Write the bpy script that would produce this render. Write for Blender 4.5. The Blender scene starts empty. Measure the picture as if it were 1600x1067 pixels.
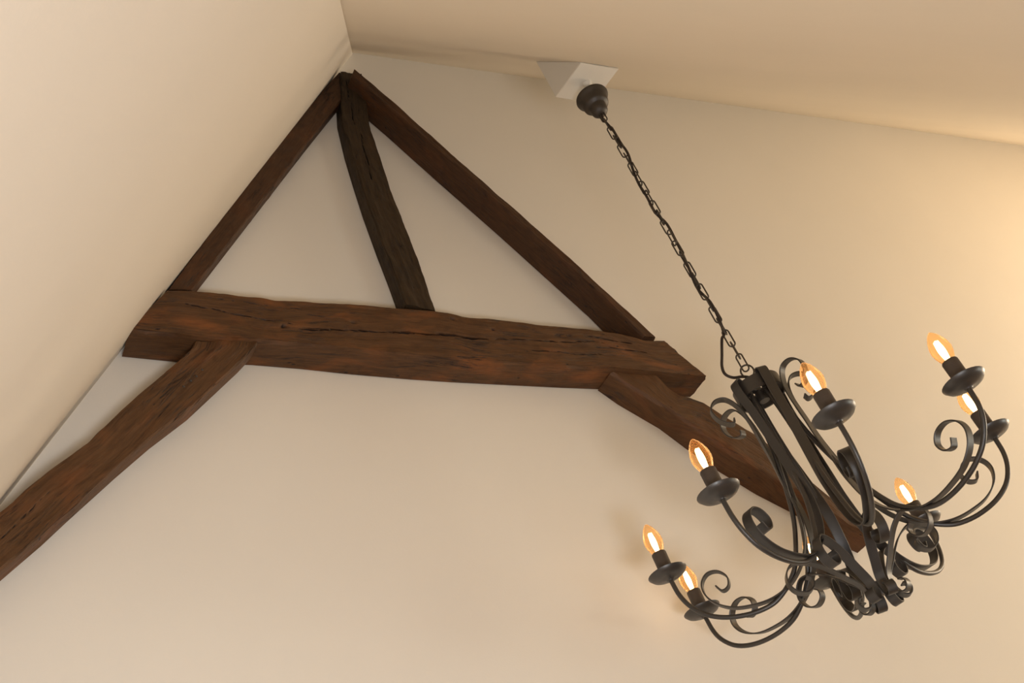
import bpy, bmesh, math, random
from mathutils import Vector, Matrix, noise
random.seed(7)
R = math.radians
scn = bpy.context.scene
COL = scn.collection

# ------------------------------------------------------------------ camera
FPX = 1700.0
CR = Vector((0.8533, -0.4137, -0.3174)); CD = Vector((0.0387, 0.6573, -0.7526)); CF = Vector((0.5200, 0.6299, 0.5769))
CF.normalize(); CR = (CR - CF * CR.dot(CF)).normalized(); CD = CF.cross(CR)
EYE = Vector((0, 0, 1.5))
cam = bpy.data.cameras.new('camera'); cam.sensor_width = 36; cam.lens = FPX / 1600 * 36; cam.clip_start = 0.02
co = bpy.data.objects.new('camera', cam); COL.objects.link(co)
co.matrix_world = Matrix(((CR.x, -CD.x, -CF.x, EYE.x), (CR.y, -CD.y, -CF.y, EYE.y), (CR.z, -CD.z, -CF.z, EYE.z), (0, 0, 0, 1)))
scn.camera = co

# ------------------------------------------------------------------ exposure, world, lights
scn.view_settings.view_transform = 'Standard'; scn.view_settings.look = 'None'
scn.view_settings.gamma = 1; scn.view_settings.use_curve_mapping = False
scn.view_settings.exposure = 0.25
w = bpy.data.worlds.new('sky'); scn.world = w; w.use_nodes = True
w.node_tree.nodes['Background'].inputs[0].default_value = (0.75, 0.85, 1.0, 1)
w.node_tree.nodes['Background'].inputs[1].default_value = 0.6

def area(name, loc, target, sx, sy, power, col):
    l = bpy.data.lights.new(name, 'AREA'); l.shape = 'RECTANGLE'; l.size = sx; l.size_y = sy
    l.energy = power; l.color = col
    o = bpy.data.objects.new(name, l); COL.objects.link(o); o.location = loc
    o.rotation_euler = (Vector(target) - Vector(loc)).to_track_quat('-Z', 'Y').to_euler()
    return o
# added fill without windows: low behind camera, further along; warm light from far right
area('fill_behind', (0.0, -0.75, 0.35), (0.1, 2.6, 0.6), 1.0, 0.5, 81, (0.97, 1.0, 1.04))
area('fill_further_along', (6.0, -0.6, 1.1), (5.0, 2.6, 3.0), 1.6, 0.7, 36, (0.98, 1.0, 0.90))
area('warm_light_right', (9.0, 1.3, 2.9), (3.0, 1.5, 4.4), 1.3, 1.3, 122, (1.0, 0.82, 0.60))

# ------------------------------------------------------------------ helpers
def tag(o, label=None, cat=None, group=None, kind=None):
    if label: o['label'] = label
    if cat: o['category'] = cat
    if group: o['group'] = group
    if kind: o['kind'] = kind
    return o

def empty(name, loc):
    o = bpy.data.objects.new(name, None); COL.objects.link(o); o.location = loc; o.empty_display_size = 0.05
    return o

def link(name, me, mat=None, parent=None, smooth=True):
    o = bpy.data.objects.new(name, me); COL.objects.link(o)
    if mat: me.materials.append(mat)
    if smooth:
        for p in me.polygons: p.use_smooth = True
    if parent: o.parent = parent
    return o

def from_bm(name, bm, mat, parent=None, smooth=True, sharp=40):
    bmesh.ops.recalc_face_normals(bm, faces=bm.faces)
    me = bpy.data.meshes.new(name); bm.to_mesh(me); bm.free()
    if smooth and sharp:
        me.set_sharp_from_angle(angle=R(sharp))
    return link(name, me, mat, parent, smooth)

def ray(px, py):
    return (CR * ((px - 800) / FPX) + CD * ((py - 533.5) / FPX) + CF).normalized()

def on_wall(px, py, y):
    """room point on the upright plane at distance y (parallel to the gable wall) seen at a picture position"""
    v = ray(px, py); return EYE + v * (y / v.y)

def catmull(pts, n):
    pts = [Vector(p) for p in pts]; P = [pts[0] * 2 - pts[1]] + pts + [pts[-1] * 2 - pts[-2]]; out = []
    for i in range(1, len(P) - 2):
        for k in range(n):
            t = k / n
            out.append(0.5 * ((2 * P[i]) + (P[i + 1] - P[i - 1]) * t + (2 * P[i - 1] - 5 * P[i] + 4 * P[i + 1] - P[i + 2]) * t * t
                              + (3 * P[i] - P[i - 1] - 3 * P[i + 1] + P[i + 2]) * t ** 3))
    out.append(pts[-1]); return out

def sweep(bm, path, section, up=None, closed=False):
    """section: (a, b) offsets, a along side, b along normal; up fixed side vector or None (parallel transport)"""
    n = len(path); rings = []; prev = None
    for i, p in enumerate(path):
        a = path[(i - 1) % n] if (i or closed) else path[0]
        b = path[(i + 1) % n] if (i < n - 1 or closed) else path[-1]
        t = (b - a).normalized()
        if up is not None:
            side = up; nor = t.cross(side).normalized()
        else:
            if prev is None: prev = t.orthogonal().normalized()
            side = (prev - t * prev.dot(t)).normalized(); prev = side; nor = t.cross(side)
        rings.append([bm.verts.new(p + side * s[0] + nor * s[1]) for s in section])
    m = len(section); last = n if closed else n - 1
    for i in range(last):
        A, B = rings[i], rings[(i + 1) % n]
        for k in range(m):
            bm.faces.new((A[k], A[(k + 1) % m], B[(k + 1) % m], B[k]))
    if not closed:
        bm.faces.new(rings[0]); bm.faces.new(rings[-1])
    return bm

def circ(r, n=10): return [(r * math.cos(2 * math.pi * k / n), r * math.sin(2 * math.pi * k / n)) for k in range(n)]
def flat(w, t):
    c = t * 0.3
    return [(-w / 2, -t / 2 + c), (-w / 2 + c, -t / 2), (w / 2 - c, -t / 2), (w / 2, -t / 2 + c), (w / 2, t / 2 - c), (w / 2 - c, t / 2), (-w / 2 + c, t / 2), (-w / 2, t / 2 - c)]

def lathe(bm, prof, org=Vector((0, 0, 0)), n=28):
    rings = []
    for r, z in prof:
        if r < 1e-6: rings.append([bm.verts.new(org + Vector((0, 0, z)))])
        else: rings.append([bm.verts.new(org + Vector((r * math.cos(2 * math.pi * k / n), r * math.sin(2 * math.pi * k / n), z))) for k in range(n)])
    for A, B in zip(rings, rings[1:]):
        if len(A) == 1 and len(B) == 1: continue
        for k in range(n):
            k2 = (k + 1) % n
            if len(A) == 1: bm.faces.new((A[0], B[k], B[k2]))
            elif len(B) == 1: bm.faces.new((A[k], A[k2], B[0]))
            else: bm.faces.new((A[k], A[k2], B[k2], B[k]))
    return bm

# ------------------------------------------------------------------ materials
def newmat(name):
    m = bpy.data.materials.new(name); m.use_nodes = True; nt = m.node_tree
    return m, nt, nt.nodes['Principled BSDF']

def N(nt, t, **kw):
    n = nt.nodes.new(t)
    for k, v in kw.items(): setattr(n, k, v)
    return n

def plaster(name, col, rough=0.85):
    m, nt, b = newmat(name); L = nt.links.new
    tc = N(nt, 'ShaderNodeNewGeometry')
    n1 = N(nt, 'ShaderNodeTexNoise'); n1.inputs['Scale'].default_value = 1.3; n1.inputs['Detail'].default_value = 3
    L(tc.outputs['Position'], n1.inputs['Vector'])
    mx = N(nt, 'ShaderNodeMix', data_type='RGBA')
    mx.inputs[6].default_value = (*[c * 0.965 for c in col], 1); mx.inputs[7].default_value = (*[min(1, c * 1.03) for c in col], 1)
    L(n1.outputs['Fac'], mx.inputs[0]); L(mx.outputs[2], b.inputs['Base Color'])
    n2 = N(nt, 'ShaderNodeTexNoise'); n2.inputs['Scale'].default_value = 160; n2.inputs['Detail'].default_value = 4
    L(tc.outputs['Position'], n2.inputs['Vector'])
    n3 = N(nt, 'ShaderNodeTexNoise'); n3.inputs['Scale'].default_value = 5; n3.inputs['Detail'].default_value = 2
    L(tc.outputs['Position'], n3.inputs['Vector'])
    ad = N(nt, 'ShaderNodeMath', operation='MULTIPLY_ADD'); ad.inputs[1].default_value = 8.0
    L(n3.outputs['Fac'], ad.inputs[0]); L(n2.outputs['Fac'], ad.inputs[2])
    bu = N(nt, 'ShaderNodeBump'); bu.inputs['Strength'].default_value = 0.12; bu.inputs['Distance'].default_value = 0.002
    L(ad.outputs[0], bu.inputs['Height']); L(bu.outputs['Normal'], b.inputs['Normal'])
    b.inputs['Roughness'].default_value = rough
    b.inputs['Specular IOR Level'].default_value = 0.2
    return m

def wood(name, dark, mid, red, rough=0.62, redamt=0.5):
    m, nt, b = newmat(name); L = nt.links.new
    uv = N(nt, 'ShaderNodeUVMap'); uv.uv_map = 'grain'
    def mp(sx, sy, sz=1):
        k = N(nt, 'ShaderNodeMapping'); k.inputs['Scale'].default_value = (sx, sy, sz); L(uv.outputs['UV'], k.inputs['Vector']); return k
    def nz(mpn, scale, det, dist=0.0, rg=0.55):
        k = N(nt, 'ShaderNodeTexNoise'); k.inputs['Scale'].default_value = scale; k.inputs['Detail'].default_value = det
        k.inputs['Distortion'].default_value = dist; k.inputs['Roughness'].default_value = rg
        L(mpn.outputs[0], k.inputs['Vector']); return k
    def ramp(src, a, bb, inv=False):
        k = N(nt, 'ShaderNodeMapRange'); k.inputs[1].default_value = a; k.inputs[2].default_value = bb
        if inv: k.inputs[3].default_value = 1; k.inputs[4].default_value = 0
        L(src, k.inputs[0]); return k
    grain = nz(mp(3.0, 55), 3.0, 8, 0.6, 0.65)
    patch = nz(mp(3.0, 6.0), 1.6, 4, 0.3)
    patch2 = nz(mp(9.0, 22.0), 1.7, 5, 0.5)
    crackn = nz(mp(1.7, 21), 2.0, 5, 0.9)
    holes = N(nt, 'ShaderNodeTexVoronoi'); holes.inputs['Scale'].default_value = 1.0
    L(mp(9, 16).outputs[0], holes.inputs['Vector'])
    m1 = N(nt, 'ShaderNodeMix', data_type='RGBA'); m1.inputs[6].default_value = (*dark, 1); m1.inputs[7].default_value = (*mid, 1)
    L(ramp(grain.outputs['Fac'], 0.34, 0.66).outputs[0], m1.inputs[0])
    m2 = N(nt, 'ShaderNodeMix', data_type='RGBA'); m2.inputs[7].default_value = (*red, 1)
    rr = ramp(patch.outputs['Fac'], 0.52, 0.72); ml = N(nt, 'ShaderNodeMath', operation='MULTIPLY'); ml.inputs[1].default_value = redamt
    L(rr.outputs[0], ml.inputs[0]); L(ml.outputs[0], m2.inputs[0]); L(m1.outputs[2], m2.inputs[6])
    m3 = N(nt, 'ShaderNodeMix', data_type='RGBA', blend_type='MULTIPLY'); m3.inputs[7].default_value = (0.76, 0.74, 0.72, 1)
    L(ramp(patch2.outputs['Fac'], 0.5, 0.66).outputs[0], m3.inputs[0]); L(m2.outputs[2], m3.inputs[6])
    # long drying cracks: thin band where the stretched noise crosses its middle
    sb = N(nt, 'ShaderNodeMath', operation='SUBTRACT'); sb.inputs[1].default_value = 0.5; L(crackn.outputs['Fac'], sb.inputs[0])
    ab = N(nt, 'ShaderNodeMath', operation='ABSOLUTE'); L(sb.outputs[0], ab.inputs[0])
    ck = ramp(ab.outputs[0], 0.0, 0.022, True)
    gate = ramp(nz(mp(4.0, 7.0), 1.0, 2).outputs['Fac'], 0.50, 0.60)
    cg = N(nt, 'ShaderNodeMath', operation='MULTIPLY'); L(ck.outputs[0], cg.inputs[0]); L(gate.outputs[0], cg.inputs[1])
    hl = ramp(holes.outputs['Distance'], 0.03, 0.07, True)
    cx = N(nt, 'ShaderNodeMath', operation='MAXIMUM'); L(cg.outputs[0], cx.inputs[0]); L(hl.outputs[0], cx.inputs[1])
    at = N(nt, 'ShaderNodeAttribute', attribute_name='crack')
    cx2 = N(nt, 'ShaderNodeMath', operation='MAXIMUM'); L(cx.outputs[0], cx2.inputs[0]); L(ramp(at.outputs['Fac'], 0.15, 0.6).outputs[0], cx2.inputs[1]); cx = cx2
    m4 = N(nt, 'ShaderNodeMix', data_type='RGBA'); m4.inputs[7].default_value = (0.008, 0.004, 0.003, 1)
    L(cx.outputs[0], m4.inputs[0]); L(m3.outputs[2], m4.inputs[6]); L(m4.outputs[2], b.inputs['Base Color'])
    # height
    h1 = N(nt, 'ShaderNodeMath', operation='MULTIPLY_ADD'); h1.inputs[1].default_value = -2.5
    L(cx.outputs[0], h1.inputs[0]); L(grain.outputs['Fac'], h1.inputs[2])
    h2 = N(nt, 'ShaderNodeMath', operation='MULTIPLY_ADD'); h2.inputs[1].default_value = 1.6
    L(patch2.outputs['Fac'], h2.inputs[0]); L(h1.outputs[0], h2.inputs[2])
    bu = N(nt, 'ShaderNodeBump'); bu.inputs['Strength'].default_value = 0.55; bu.inputs['Distance'].default_value = 0.003
    L(h2.outputs[0], bu.inputs['Height']); L(bu.outputs['Normal'], b.inputs['Normal'])
    b.inputs['Roughness'].default_value = rough - 0.08; b.inputs['Specular IOR Level'].default_value = 0.3
    return m

def metal(name, col=(0.022, 0.018, 0.015), rough=0.42):
    m, nt, b = newmat(name); L = nt.links.new
    g = N(nt, 'ShaderNodeNewGeometry'); n = N(nt, 'ShaderNodeTexNoise'); n.inputs['Scale'].default_value = 90; n.inputs['Detail'].default_value = 3
    L(g.outputs['Position'], n.inputs['Vector'])
    mr = N(nt, 'ShaderNodeMapRange'); mr.inputs[3].default_value = rough - 0.06; mr.inputs[4].default_value = rough + 0.12
    L(n.outputs['Fac'], mr.inputs[0]); L(mr.outputs[0], b.inputs['Roughness'])
    b.inputs['Base Color'].default_value = (*col, 1); b.inputs['Metallic'].default_value = 0.0
    b.inputs['Specular IOR Level'].default_value = 0.75
    bu = N(nt, 'ShaderNodeBump'); bu.inputs['Strength'].default_value = 0.15; bu.inputs['Distance'].default_value = 0.001
    L(n.outputs['Fac'], bu.inputs['Height']); L(bu.outputs['Normal'], b.inputs['Normal'])
    return m

def simple(name, col, rough=0.5, metallic=0.0):
    m, nt, b = newmat(name); b.inputs['Base Color'].default_value = (*col, 1); b.inputs['Roughness'].default_value = rough
    b.inputs['Metallic'].default_value = metallic; return m

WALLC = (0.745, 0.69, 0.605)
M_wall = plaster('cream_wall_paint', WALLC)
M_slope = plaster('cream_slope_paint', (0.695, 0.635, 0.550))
M_ceil = plaster('cream_ceiling_paint', (0.87, 0.78, 0.65))
M_block = plaster('white_block_paint', (0.74, 0.69, 0.60), 0.6)
M_floor = wood('oak_floor_boards', (0.16, 0.09, 0.045), (0.30, 0.18, 0.09), (0.32, 0.17, 0.08), 0.45)
M_tie = wood('oak_tie_beam', (0.060, 0.027, 0.010), (0.112, 0.050, 0.018), (0.215, 0.072, 0.019), 0.66, 0.75)
M_raft = wood('oak_rafter', (0.044, 0.019, 0.008), (0.076, 0.033, 0.012), (0.110, 0.038, 0.011), 0.66, 0.55)
M_king = wood('oak_king_post', (0.024, 0.014, 0.006), (0.050, 0.029, 0.012), (0.055, 0.028, 0.010), 0.78, 0.4)
M_brace = wood('oak_brace', (0.066, 0.030, 0.011), (0.112, 0.050, 0.018), (0.180, 0.060, 0.017), 0.62, 0.6)
M_iron = metal('black_painted_iron')
M_pan = metal('dark_iron_pan', (0.030, 0.026, 0.023), 0.38)
M_sleeve = metal('brown_candle_sleeve', (0.045, 0.030, 0.022), 0.6)
M_chain = metal('dark_bronze_chain', (0.030, 0.020, 0.012), 0.4)
M_cable = simple('brown_cable_sheath', (0.022, 0.013, 0.009), 0.6)
M_canopy = metal('dark_bronze_canopy', (0.026, 0.017, 0.010), 0.5)
M_steel = simple('zinc_hook', (0.6, 0.58, 0.52), 0.35, 1.0)
M_white = simple('white_plastic', (0.75, 0.72, 0.66), 0.5)

def glass_mat():
    m = bpy.data.materials.new('amber_bulb_glass'); m.use_nodes = True; nt = m.node_tree; nt.nodes.clear(); L = nt.links.new
    out = N(nt, 'ShaderNodeOutputMaterial')
    tr = N(nt, 'ShaderNodeBsdfTransparent'); tr.inputs[0].default_value = (1.0, 0.86, 0.64, 1)
    tl = N(nt, 'ShaderNodeBsdfTranslucent'); tl.inputs[0].default_value = (1.0, 0.50, 0.19, 1)
    gl = N(nt, 'ShaderNodeBsdfGlossy'); gl.inputs[0].default_value = (1, 0.95, 0.9, 1); gl.inputs['Roughness'].default_value = 0.2
    lw = N(nt, 'ShaderNodeLayerWeight'); lw.inputs['Blend'].default_value = 0.35
    mr = N(nt, 'ShaderNodeMapRange'); mr.inputs[3].default_value = 0.035; mr.inputs[4].default_value = 0.22; L(lw.outputs['Facing'], mr.inputs[0])
    a = N(nt, 'ShaderNodeMixShader'); L(mr.outputs[0], a.inputs[0]); L(tr.outputs[0], a.inputs[1]); L(tl.outputs[0], a.inputs[2])
    fr = N(nt, 'ShaderNodeFresnel'); fr.inputs[0].default_value = 1.18
    c = N(nt, 'ShaderNodeMixShader'); L(fr.outputs[0], c.inputs[0]); L(a.outputs[0], c.inputs[1]); L(gl.outputs[0], c.inputs[2])
    L(c.outputs[0], out.inputs[0]); return m
M_glass = glass_mat()
def emit(name, col, s):
    m = bpy.data.materials.new(name); m.use_nodes = True; nt = m.node_tree; nt.nodes.clear()
    e = nt.nodes.new('ShaderNodeEmission'); e.inputs[0].default_value = (*col, 1); e.inputs[1].default_value = s
    o = nt.nodes.new('ShaderNodeOutputMaterial'); nt.links.new(e.outputs[0], o.inputs[0]); return m
M_fil = emit('glowing_filament', (1.0, 0.74, 0.42), 9)

# ------------------------------------------------------------------ the room shell
D = 2.6           # distance of the gable wall
S = 1.66
a0 = on_wall(548, 82, D); b0 = on_wall(1600, 228, D); l0 = on_wall(0, 780, D)
CXY = Vector((1.445, 1.130)) * S; ZC = 0.6934 * S + 1.5         # chandelier axis, height of the drip pans
v = ray(917, 130); ZB = 1.5 + v.z * CXY.length / v.xy.length     # underside of the mounting block
def at_z(px, py, z): v = ray(px, py); return EYE + v * ((z - EYE.z) / v.z)
A = at_z(908, 97, ZB); B = at_z(967, 108, ZB); Dd = at_z(868, 152, ZB)
nC = (b0 - a0).cross(A - a0).normalized()
if nC.z > 0: nC = -nC
def on_ceiling(px, py): v = ray(px, py); return EYE + v * ((a0 - EYE).dot(nC) / v.dot(nC))
h0 = on_ceiling(527, 0)
nL = (l0 - a0).cross(h0 - a0).normalized()
if nL.x < 0: nL = -nL
SHIFT = nL * 0.010                                               # the slope stands a touch in from the wall's own corner line
hd = (h0 - a0).normalized()                                      # hip line, coming down towards the camera
# corners on the floor / at the right end
FX = 9.5
def wall_x(nn, y, z): return a0.x + (-(y - a0.y) * nn.y - (z - a0.z) * nn.z) / nn.x
def ceil_y(x, z): return a0.y + (-(x - a0.x) * nC.x - (z - a0.z) * nC.z) / nC.y
def ceil_z(x, y): return a0.z + (-(x - a0.x) * nC.x - (y - a0.y) * nC.y) / nC.z
t = (0 - a0.z) / hd.z; hip_floor = a0 + hd * t
left_floor = Vector((wall_x(nL, D, 0), D, 0))
def slab(name, pts, n, th, mat):
    """a solid panel: room-side outline pts, thickness th away from the room (n points into the room)"""
    bm = bmesh.new(); f = [bm.verts.new(p) for p in pts]; k = [bm.verts.new(p - n * th) for p in pts]
    bm.faces.new(f); bm.faces.new(k[::-1])
    for i in range(len(f)): bm.faces.new((f[i], f[(i + 1) % len(f)], k[(i + 1) % len(f)], k[i]))
    return tag(from_bm(name, bm, mat, smooth=False), kind='structure')
zr = ceil_z(FX, D)
slab('ceiling', [a0, Vector((FX, D, zr)), Vector((FX, ceil_y(FX, 0), 0)), hip_floor], nC, 0.15, M_ceil)
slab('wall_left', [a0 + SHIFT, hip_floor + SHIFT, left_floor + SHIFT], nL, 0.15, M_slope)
slab('floor', [left_floor, hip_floor, Vector((FX, ceil_y(FX, 0), 0)), Vector((FX, D, 0))], Vector((0, 0, 1)), 0.1, M_floor)
slab('wall_right', [Vector((FX, D, 0)), Vector((FX, D, zr)), Vector((FX, ceil_y(FX, 0), 0))], Vector((-1, 0, 0)), 0.15, M_wall)

slab('wall_back', [a0, left_floor, Vector((FX, D, 0)), Vector((FX, D, zr))], Vector((0, -1, 0)), 0.15, M_wall)

# ------------------------------------------------------------------ roof truss
truss = tag(empty('roof_truss', on_wall(600, 540, D)), 'dark brown old timber roof truss with king post, set against the cream gable wall', 'roof truss')
torg = truss.location.copy()

def resample(poly, n):
    P = [Vector(p) for p in poly]; L = [0]
    for p, q in zip(P, P[1:]): L.append(L[-1] + (q - p).length)
    out = []
    for i in range(n):
        s = L[-1] * i / (n - 1); k = 0
        while k < len(L) - 2 and L[k + 1] < s: k += 1
        t = (s - L[k]) / (L[k + 1] - L[k]); out.append(P[k].lerp(P[k + 1], t))
    return out

def beam(name, top, bot, pf, pb, mat, seed, amp=0.003, rnd=0.007, wav=0.004, label=None, gouge=(), cracks=(), bot_wall=False, MF=14):
    """hewn timber: the two long edges of its front face (picture positions taken to the plane pf in front of the wall),
       going back to pb in front of the wall"""
    T = [on_wall(x, y, D - pf) for x, y in top]; Bt = [on_wall(x, y, D - pf) for x, y in bot]
    if bot_wall: Bt = [Vector((p.x, D - pf, p.z)) for p in (on_wall(x, y, D) for x, y in bot)]
    ln = sum((q - p).length for p, q in zip(T, T[1:]))
    n = max(12, int(ln / 0.009)); T = resample(T, n); Bt = resample(Bt, n)
    MS = 9
    bm = bmesh.new(); uvl = bm.loops.layers.uv.new('grain'); crl = bm.verts.layers.float.new('crack'); rings = []; info = []
    dep = pf - pb
    for i in range(n):
        t, b = T[i], Bt[i]; ax = (T[min(i + 1, n - 1)] - T[max(i - 1, 0)]).normalized()
        w_ = (b - t).length; ring = []; inf = []
        d = (b - t).normalized(); yb = Vector((0, dep, 0)); Y = Vector((0, 1, 0))
        s = ln * i / (n - 1)
        loop = []
        for k in range(MS): loop.append((t + yb * (1 - k / MS), -d, k))                      # upper side, back to front
        for k in range(MF): loop.append((t + (b - t) * (k / MF), -Y, k))                      # front
        for k in range(MS): loop.append((b + yb * (k / MS), d, k))                            # under side
        for k in range(4): loop.append((b + yb + (t - b) * (k / 4), Y, k))
        c = (t + b) / 2 + yb / 2; acc = 0; pp = None
        for j, (p, nn, k) in enumerate(loop):
            corner = j in (MS, MS + MF)
            q = p.copy()
            if corner: q += (c - p).normalized() * rnd * (1 + 0.8 * noise.noise(Vector((s * 9, j, seed))))
            back = j == 0 or j >= MS + MF + MS
            if not back:
                al = s * 5; u = (p - t).dot(d) ; vv = p.y
                f = noise.fractal(Vector((al, u * 30 + seed * 3.1, vv * 30)), 0.9, 2.1, 4)
                g = noise.fractal(Vector((s * 18, seed + j * 0.13, vv * 9)), 0.9, 2.0, 3)
                q += nn * (f * amp + g * amp * 0.6)
                if corner or nn is not -Y: q += nn * noise.noise(Vector((s * 11, seed * 2.3 + (5 if j > MS + 3 else 0), 0))) * wav
            cv = 0.0
            for (s0, s1, u0, u1, wd, dp) in cracks:
                if j >= MS and j <= MS + MF and s0 < s < s1:
                    f_ = (s - s0) / (s1 - s0); uc = u0 + (u1 - u0) * f_ + .006 * noise.noise(Vector((s * 14, u0 * 9, 1))) + .003 * noise.noise(Vector((s * 60, u0, 7)))
                    ww = wd * min(1, 6 * f_, 6 * (1 - f_)) * (0.55 + 0.8 * noise.noise(Vector((s * 22, 3, u0 * 50))) + .3)
                    du = abs((p - t).dot(d) - uc)
                    if ww > 0 and du < ww: cv = max(cv, 1 - du / ww); q += Y * dp * (1 - du / ww)
            for (gs, gu, gr, gd) in gouge:
                r2 = ((s - gs) ** 2 + ((p - t).dot(d) - gu) ** 2) ** 0.5
                if r2 < gr and abs(p.y - (D - pf)) < 0.01: q += Y * gd * (1 - (r2 / gr) ** 2); cv = max(cv, .9 * (1 - r2 / gr))
            if pp is not None: acc += (p - pp).length
            pp = p
            vt = bm.verts.new(q - torg); vt[crl] = cv; ring.append(vt); inf.append((s, acc))
        rings.append(ring); info.append(inf)
    m = len(rings[0])
    for i in range(n - 1):
        for k in range(m):
            k2 = (k + 1) % m
            f = bm.faces.new((rings[i][k], rings[i][k2], rings[i + 1][k2], rings[i + 1][k]))
            uvs = [info[i][k], info[i][k2] if k2 else (info[i][k][0], info[i][k][1] + .03), info[i + 1][k2] if k2 else (info[i + 1][k][0], info[i + 1][k][1] + .03), info[i + 1][k]]
            for lp, uu in zip(f.loops, uvs): lp[uvl].uv = (uu[0] + seed * 1.37, uu[1] + seed * 0.71)
    for rg, inf, s in ((rings[0], info[0], 0), (rings[-1], info[-1], ln)):
        f = bm.faces.new(rg)
        for lp in f.loops:
            lp[uvl].uv = (lp.vert.co.y * 2 + seed, lp.vert.co.z + lp.vert.co.x)
    o = from_bm(name, bm, mat, truss, True, 38)
    if label: o['label'] = label
    return o

K = D / 3.0
beam('tie_beam',
     [(262, 453), (300, 453), (350, 458), (400, 464), (432, 469), (470, 470), (540, 473), (600, 478), (678, 485), (700, 488), (722, 494), (790, 500), (850, 507), (900, 511), (940, 516), (970, 521), (1005, 531), (1036, 532)],
     [(203, 514), (310, 526), (409, 530), (485, 537), (560, 546), (662, 556), (725, 561), (820, 567), (900, 572), (960, 575), (1030, 582), (1104, 589)],
     .150 * K, .004, M_tie, 1, MF=52, gouge=((.99, .027, .011, .012), (1.14, .052, .008, .008), (.62, .09, .008, .008), (.40, .128, .012, .010)), cracks=((.05, .44, .070, .116, .003, .006), (.40, .74, .134, .124, .0042, .009), (.70, 1.14, .124, .099, .0058, .013), (1.10, 1.62, .099, .074, .0032, .007), (1.5, 1.8, .045, .056, .003, .006), (1.58, 1.78, .095, .1, .003, .006), (1.2, 1.6, .145, .140, .003, .006), (.12, .5, .03, .04, .002, .004)), label='thick hewn beam lying across the truss')
beam('king_post',
     [(531, 112), (535, 180), (547, 229), (560, 271), (576, 320), (599, 382), (616, 425), (634, 474)],
     [(566, 116), (573, 160), (581, 204), (611, 295), (632, 349), (659, 417), (681, 486)],
     .085 * K, .004, M_king, 2, amp=0.004, wav=0.003, MF=30, cracks=((.05, .4, .03, .05, .003, .006), (.3, .75, .07, .05, .003, .006)), label='darkest upright post at the middle of the truss')
beam('rafter',
     [(530, 112), (475, 172), (397, 273), (325, 367), (262, 452)],
     [(548, 140), (517, 177), (480, 223), (420, 300), (350, 390), (301, 453)],
     .072 * K, .004, M_raft, 3, rnd=.004, label='left sloping rafter')
beam('rafter',
     [(554, 107), (620, 163), (700, 235), (800, 322), (951, 458), (1025, 527)],
     [(550, 118), (620, 177), (700, 248), (800, 335), (941, 461), (1006, 525)],
     .150 * K, .004, M_raft, 4, amp=.002, wav=.002, rnd=.004, label='right sloping rafter with a broad dark underside')
beam('brace',
     [(304, 533), (300, 544), (247, 589), (187, 641), (139, 690), (75, 735), (0, 799), (-120, 905), (-300, 1060)],
     [(409, 529), (380, 560), (300, 634), (240, 679), (187, 724), (112, 791), (71, 829), (0, 889), (-120, 1000), (-280, 1150)],
     .138 * K, .058 * K, M_brace, 5, wav=.004, MF=44, gouge=((.98, .07, .012, .008),), cracks=((.7, 1.1, .05, .06, .0018, .002),), label='left lower brace running out of the picture corner')
beam('brace',
     [(975, 552), (1000, 566), (1025, 584), (1045, 604), (1062, 616), (1078, 619), (1100, 626), (1125, 642), (1190, 683), (1250, 735), (1300, 778), (1334, 803)],
     [(934, 610), (965, 632), (1030, 670), (1070, 700), (1120, 735), (1180, 772), (1240, 803), (1300, 846), (1340, 864)],
     .125 * K, .0, M_brace, 6, wav=.004, bot_wall=True, label='right lower brace, partly behind the chandelier')

br = [o for o in truss.children if o.get('label', '').startswith('left lower')][0]
for x, y in ((287, 604), (298, 595), (307, 588), (316, 578)):
    bm = bmesh.new(); bmesh.ops.create_icosphere(bm, subdivisions=2, radius=.0045)
    for q in bm.verts: q.co = q.co * (.85 + .3 * noise.noise(q.co * 300)) + on_wall(x, y, D - .1385 * K) - torg
    from_bm('nail_head', bm, M_iron, br)

# ------------------------------------------------------------------ mounting block on the ceiling
def block():
    C_ = B + (Dd - A)
    up = lambda p: Vector((p.x, p.y, ceil_z(p.x, p.y)))
    bot = [A, B, C_, Dd]; tops = [up(p) for p in bot]
    for p, q in zip(bot, tops):
        if q.z < p.z + 0.002: q.z = p.z + 0.002
    org = (A + C_) / 2
    bm = bmesh.new(); b_ = [bm.verts.new(p - org) for p in bot]; t_ = [bm.verts.new(p - org) for p in tops]
    bm.faces.new(b_); bm.faces.new(t_[::-1])
    for i in range(4): bm.faces.new((b_[i], b_[(i + 1) % 4], t_[(i + 1) % 4], t_[i]))
    bmesh.ops.recalc_face_normals(bm, faces=bm.faces)
    bmesh.ops.bevel(bm, geom=[e for e in bm.edges if e.calc_length() > .02], offset=0.002, segments=2, affect='EDGES')
    o = from_bm('mounting_block', bm, M_block, None, True, 30); o.location = org
    tag(o, 'white wedge-shaped mounting block on the sloping ceiling above the chandelier canopy', 'mounting block')
    return org
borg = block()

# ------------------------------------------------------------------ chandelier
ch = tag(empty('chandelier', (CXY.x, CXY.y, ZC)), 'black wrought iron chandelier with eight lit candle bulbs hanging on a chain', 'chandelier')
def up_v(az): return Vector((math.cos(az), math.sin(az), 0))
def plane_path(prof, az, n=6, rs=1.0, dz=0.0, top=0.0):
    u0 = up_v(az); sd = Vector((-u0.y, u0.x, 0)); out = []
    for p in catmull([(r, z, 0) for r, z in prof], n):
        k = max(0.0, min(1.0, (p.x - .06) / .25)); r = p.x * (1 + (rs - 1) * k)
        tw = max(0.0, min(1.0, p.y / .20)); u = up_v(az + top * tw * tw * (3 - 2 * tw))
        out.append((u * r + Vector((0, 0, p.y + dz * k))) * S)
    return out, sd

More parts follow.
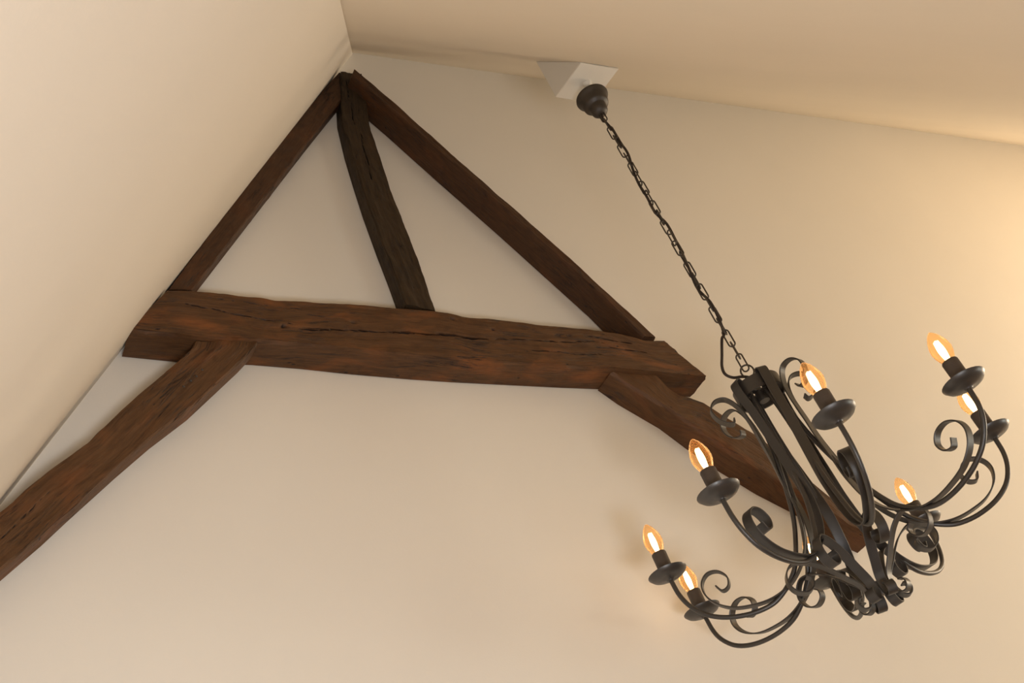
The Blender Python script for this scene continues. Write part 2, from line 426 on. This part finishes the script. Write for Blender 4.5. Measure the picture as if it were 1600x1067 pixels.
TUBE = [(.026, .246), (.028, .216), (.034, .150), (.040, .110), (.050, .065), (.062, .02), (.078, -.023), (.100, -.067), (.120, -.090), (.145, -.108), (.172, -.118), (.210, -.118), (.250, -.108), (.282, -.090), (.302, -.066), (.312, -.040), (.315, -.008)]
STRAP = [(.037, .234), (.038, .260), (.046, .271), (.056, .263), (.055, .240), (.050, .205), (.048, .150), (.049, .110), (.053, .060), (.056, .010), (.067, -.035), (.087, -.068), (.114, -.092), (.142, -.105), (.172, -.110), (.205, -.107), (.238, -.098), (.264, -.080), (.276, -.058), (.272, -.038), (.255, -.026), (.235, -.029), (.223, -.044), (.228, -.060), (.242, -.064), (.250, -.052)]
SCROLL_TOP = [(.070, .212), (.074, .203), (.086, .207), (.098, .222), (.100, .243), (.086, .258), (.066, .257), (.053, .238), (.047, .205)]
ST = STRAP.index((.048, .150))
# azimuth, reach, droop, strap reach, azimuth at the ring, ends in an upper scroll
arms = [(-84.8, 1.015, .004, 1.0, -77, 1), (-37.0, .974, .007, 1.0, -31, 1), (-129.1, .987, -.002, 1.0, -114, 0), (-169.4, .951, -.008, 1.0, -178, 0),
        (131.5, .968, .011, .97, 148, 1), (101.0, 1.08, -.016, .97, 104, 1), (13.0, 1.0, -.013, 1.0, 4, 0), (51.5, 1.06, -.018, 1.0, 66, 0)]
for az, rs, dz, ss, at_ring, scroll in arms:
    top = R(at_ring - az); az = R(az); u = up_v(az)
    p, sd = plane_path(TUBE, az, 5, rs, dz, top)
    bm = bmesh.new(); sweep(bm, p, circ(.0042 * S, 12), up=sd)
    arm = from_bm('arm', bm, M_iron, ch, True, 60)
    p, _ = plane_path((SCROLL_TOP + STRAP[ST:]) if scroll else STRAP, az, 6, rs * ss, dz, top)
    bm = bmesh.new(); rings = []; sec = flat((.0165 if scroll else .0190) * S, .0026 * S)
    for i, q in enumerate(p):
        t = (p[min(i + 1, len(p) - 1)] - p[max(i - 1, 0)]).normalized()
        tw = max(0.0, min(1.0, (q.z / S) / .20)); a_ = az + top * tw * tw * (3 - 2 * tw)
        side = Vector((-math.sin(a_), math.cos(a_), 0)); side = (side - t * side.dot(t)).normalized(); nor = t.cross(side).normalized()
        rings.append([bm.verts.new(q + side * c_[0] + nor * c_[1]) for c_ in sec])
    for a_, b_ in zip(rings, rings[1:]):
        for k in range(8): bm.faces.new((a_[k], a_[(k + 1) % 8], b_[(k + 1) % 8], b_[k]))
    bm.faces.new(rings[0]); bm.faces.new(rings[-1])
    from_bm('scroll_strap', bm, M_iron, arm, True, 35)
    base = (u * (.315 * rs) + Vector((0, 0, dz))) * S
    q = lambda *a: [(r * S, z * S) for r, z in a]
    bm = bmesh.new(); lathe(bm, q((0, -.010), (.006, -.010), (.008, -.007), (.020, -.005), (.030, -.001), (.0355, .005), (.036, .0065), (.0345, .0068), (.028, .003), (.016, .000), (0, .000)), base)
    from_bm('drip_pan', bm, M_pan, arm, True, 50)
    bm = bmesh.new(); lathe(bm, q((0, .0005), (.0132, .0005), (.0134, .044), (.0128, .0455), (.0105, .0455), (.0105, .040), (0, .040)), base, 24)
    from_bm('candle_sleeve', bm, M_sleeve, arm, True, 50)
    bm = bmesh.new(); lathe(bm, q((.0085, .041), (.0095, .046), (.0125, .051), (.0158, .060), (.0172, .068), (.0165, .077), (.0135, .087), (.0092, .096), (.0045, .1025), (.0015, .105), (0, .1055)), base, 24)
    bulb = from_bm('light_bulb', bm, M_glass, ch, True, 80)
    bm = bmesh.new()
    for k in range(4):
        a = math.pi / 2 * k + .4; x, y = .0032 * math.cos(a), .0032 * math.sin(a); e = 1.35
        path = [base + Vector((x * .8, y * .8, .051)) * S, base + Vector((x * e, y * e, .068)) * S, base + Vector((x * .8, y * .8, .086)) * S]
        sweep(bm, catmull(path, 4), circ(.0019 * S, 6))
    bmesh.ops.recalc_face_normals(bm, faces=bm.faces)
    from_bm('filament', bm, M_fil, bulb, True, 0)
    li = bpy.data.lights.new('bulb_glow', 'POINT'); li.energy = 0.16; li.color = (1.0, 0.58, 0.26); li.shadow_soft_size = 0.012
    lo = bpy.data.objects.new('bulb_glow', li); COL.objects.link(lo); lo.parent = bulb; lo.location = base + Vector((0, 0, .068 * S))

# top ring and hub
bm = bmesh.new()
lathe(bm, [(r * S, z * S) for r, z in ((.0425, .236), (.0460, .236), (.0460, .264), (.0425, .264), (.0425, .236))], n=40)
from_bm('top_ring', bm, M_iron, ch, True, 40)
bm = bmesh.new()
sweep(bm, [Vector((-.0425 * S, 0, .250 * S)), Vector((.0425 * S, 0, .250 * S))], flat(.012 * S, .003 * S), up=Vector((0, 1, 0)))
sweep(bm, [Vector((0, -.0425 * S, .2465 * S)), Vector((0, .0425 * S, .2465 * S))], flat(.012 * S, .003 * S), up=Vector((1, 0, 0)))
lathe(bm, [(r * S, z * S) for r, z in ((0, .228), (.010, .228), (.012, .236), (.009, .252), (.004, .262), (.003, .284), (0, .286))])
from_bm('hub', bm, M_iron, ch, True, 40)

# lower scrolls
LOW = [(.037, -.170), (.044, -.172), (.047, -.181), (.041, -.190), (.030, -.188), (.0235, -.174), (.026, -.153), (.042, -.132), (.058, -.112), (.075, -.095), (.095, -.083), (.115, -.080), (.130, -.092), (.135, -.110), (.128, -.126), (.112, -.133), (.098, -.126), (.095, -.114), (.102, -.107)]
for az in (-164.5, -119.5, -74.5, -29.5, 15.5, 60.5, 105.5, 150.5):
    p, sd = plane_path(LOW, R(az), 6)
    bm = bmesh.new(); sweep(bm, p, flat(.0170 * S, .0024 * S), up=sd)
    from_bm('lower_scroll', bm, M_iron, ch, True, 35)
bm = bmesh.new()
lathe(bm, [(r * S, z * S) for r, z in ((0, -.178), (.008, -.176), (.012, -.166), (.0205, -.162), (.0205, -.158), (.010, -.154), (0, -.152))])
from_bm('lower_hub', bm, M_iron, ch, True, 40)

# chain, canopy, cable
ztop = ZB - ZC           # ceiling block underside relative to the chandelier origin
canopy_z = ztop - .050 * S
bm = bmesh.new()
lathe(bm, [(r * S, canopy_z + z * S) for r, z in ((.035, .0), (.0380, .001), (.0388, -.002), (.0380, -.005), (.0350, -.009), (.0325, -.014), (.0310, -.022), (.0298, -.029), (.0270, -.033), (.0215, -.035), (.0205, -.037), (.0200, -.045), (.0185, -.053), (.0140, -.059), (.0065, -.062), (.0, -.062))], n=48)
lathe(bm, [(r * S, canopy_z + z * S) for r, z in ((.034, .0), (.031, -.010), (.020, -.030), (0, -.040))], n=40)
from_bm('canopy', bm, M_canopy, ch, True, 45)
bm = bmesh.new()
hk = [Vector((.000, 0, ztop - .001 * S)), Vector((.0, 0, ztop - .012 * S)), Vector((.009 * S, 0, ztop - .020 * S)), Vector((.006 * S, 0, ztop - .032 * S)), Vector((-.004 * S, 0, ztop - .034 * S))]
sweep(bm, catmull(hk, 5), circ(.0022 * S, 8))
lathe(bm, [(r * S, ztop + z * S) for r, z in ((0, -.0005), (.010, -.0005), (.010, -.006), (.006, -.012), (0, -.012))], n=20)
from_bm('ceiling_hook', bm, M_white, ch, True, 40)

z0, z1 = canopy_z - .066 * S, .320 * S
nl = 24; pitch = (z0 - z1) / nl; LL = pitch / 2 + .0052 * S; LW = .0062 * S
def link_path(hl, hw, n=6):
    out = []
    for k in range(n + 1): a = math.pi * k / n; out.append((math.cos(a) * hw, (hl - hw) + math.sin(a) * hw))
    for k in range(n + 1): a = math.pi * k / n; out.append((-math.cos(a) * hw, -(hl - hw) - math.sin(a) * hw))
    return out
lp = None
for k in range(nl + 1):
    z = z0 - pitch * k
    if lp is None:
        bm = bmesh.new(); sweep(bm, [Vector((x, 0, z_)) for x, z_ in link_path(LL, LW)], circ(.0016 * S, 8), closed=True)
        o = from_bm('chain_link', bm, M_chain, ch, True, 0); lp = o
    else:
        o = lp.copy(); COL.objects.link(o); o.parent = ch
    ang = R(-52) + (math.pi / 2 if k % 2 else 0) + random.uniform(-.25, .25) + (0.5 if 6 < k < 16 else 0)
    o.location = (0, 0, z); o.rotation_euler = (0, 0, ang)
bm = bmesh.new()
ring = [Vector((math.cos(a) * .012 * S, 0, (.262 + .037) * S + math.sin(a) * .014 * S)) for a in [2 * math.pi * k / 24 for k in range(24)]]
sweep(bm, ring, circ(.0018 * S, 8), closed=True)
rg = from_bm('suspension_ring', bm, M_chain, ch, True, 0); rg.rotation_euler = (0, 0, R(-40))
cab = []
side = Vector((.82, -.57, 0))       # across the line of sight
L = z0 - z1
offs = [(0.0, 0), (.03, -.004), (.08, .004), (.14, .006), (.20, .006), (.26, .000), (.32, -.005), (.38, -.004), (.44, -.003), (.50, .004), (.56, .005), (.62, .003), (.68, -.002), (.74, -.004), (.80, .003), (.86, .002), (.905, -.003)]
for t_, o_ in offs: cab.append(side * (o_ * S) + Vector((.0, .0, z0 + .006 * S - L * t_)) + Vector((-.57, -.82, 0)) * (.004 * S * math.sin(t_ * 40)))
for o_, zz in ((-.012, .385), (-.027, .352), (-.038, .328), (-.040, .310), (-.030, .297), (-.014, .292), (-.002, .284), (.004, .268)):
    cab.append(side * (o_ * S) + Vector((0, 0, zz * S)))
bm = bmesh.new(); sweep(bm, catmull(cab, 6), circ(.0029 * S, 8))
from_bm('power_cable', bm, M_cable, ch, True, 0)

# the fitting does not hang dead true: its top sits a little to one side
lean = side * (-.011 * S)
for o in ch.children:
    if o.name.startswith(('chain_link', 'suspension_ring', 'canopy', 'ceiling_hook')):
        f = 1 - 0.45 * max(0.0, min(1.0, (o.location.z if o.name.startswith('chain_link') else (z0 if o.name.startswith(('canopy', 'ceiling')) else z1)) - z1) / (z0 - z1))
        if o.name.startswith('ceiling_hook'): f = 0
        o.location += lean * f
for o in list(ch.children) + [c for a in ch.children for c in a.children]:
    if o.type != 'MESH' or o.name.startswith(('chain_link', 'suspension_ring', 'canopy', 'ceiling_hook', 'light_bulb', 'filament')): continue
    for v_ in o.data.vertices:
        z = v_.co.z / S; r = v_.co.xy.length / S
        k = max(0.0, min(1.0, z / .25)) * max(0.0, min(1.0, 1 - (r - .12) / .08))
        if o.name.startswith('power_cable'): k = 1 - .45 * max(0.0, min(1.0, (v_.co.z - z1) / (z0 - z1)))
        v_.co += lean * k
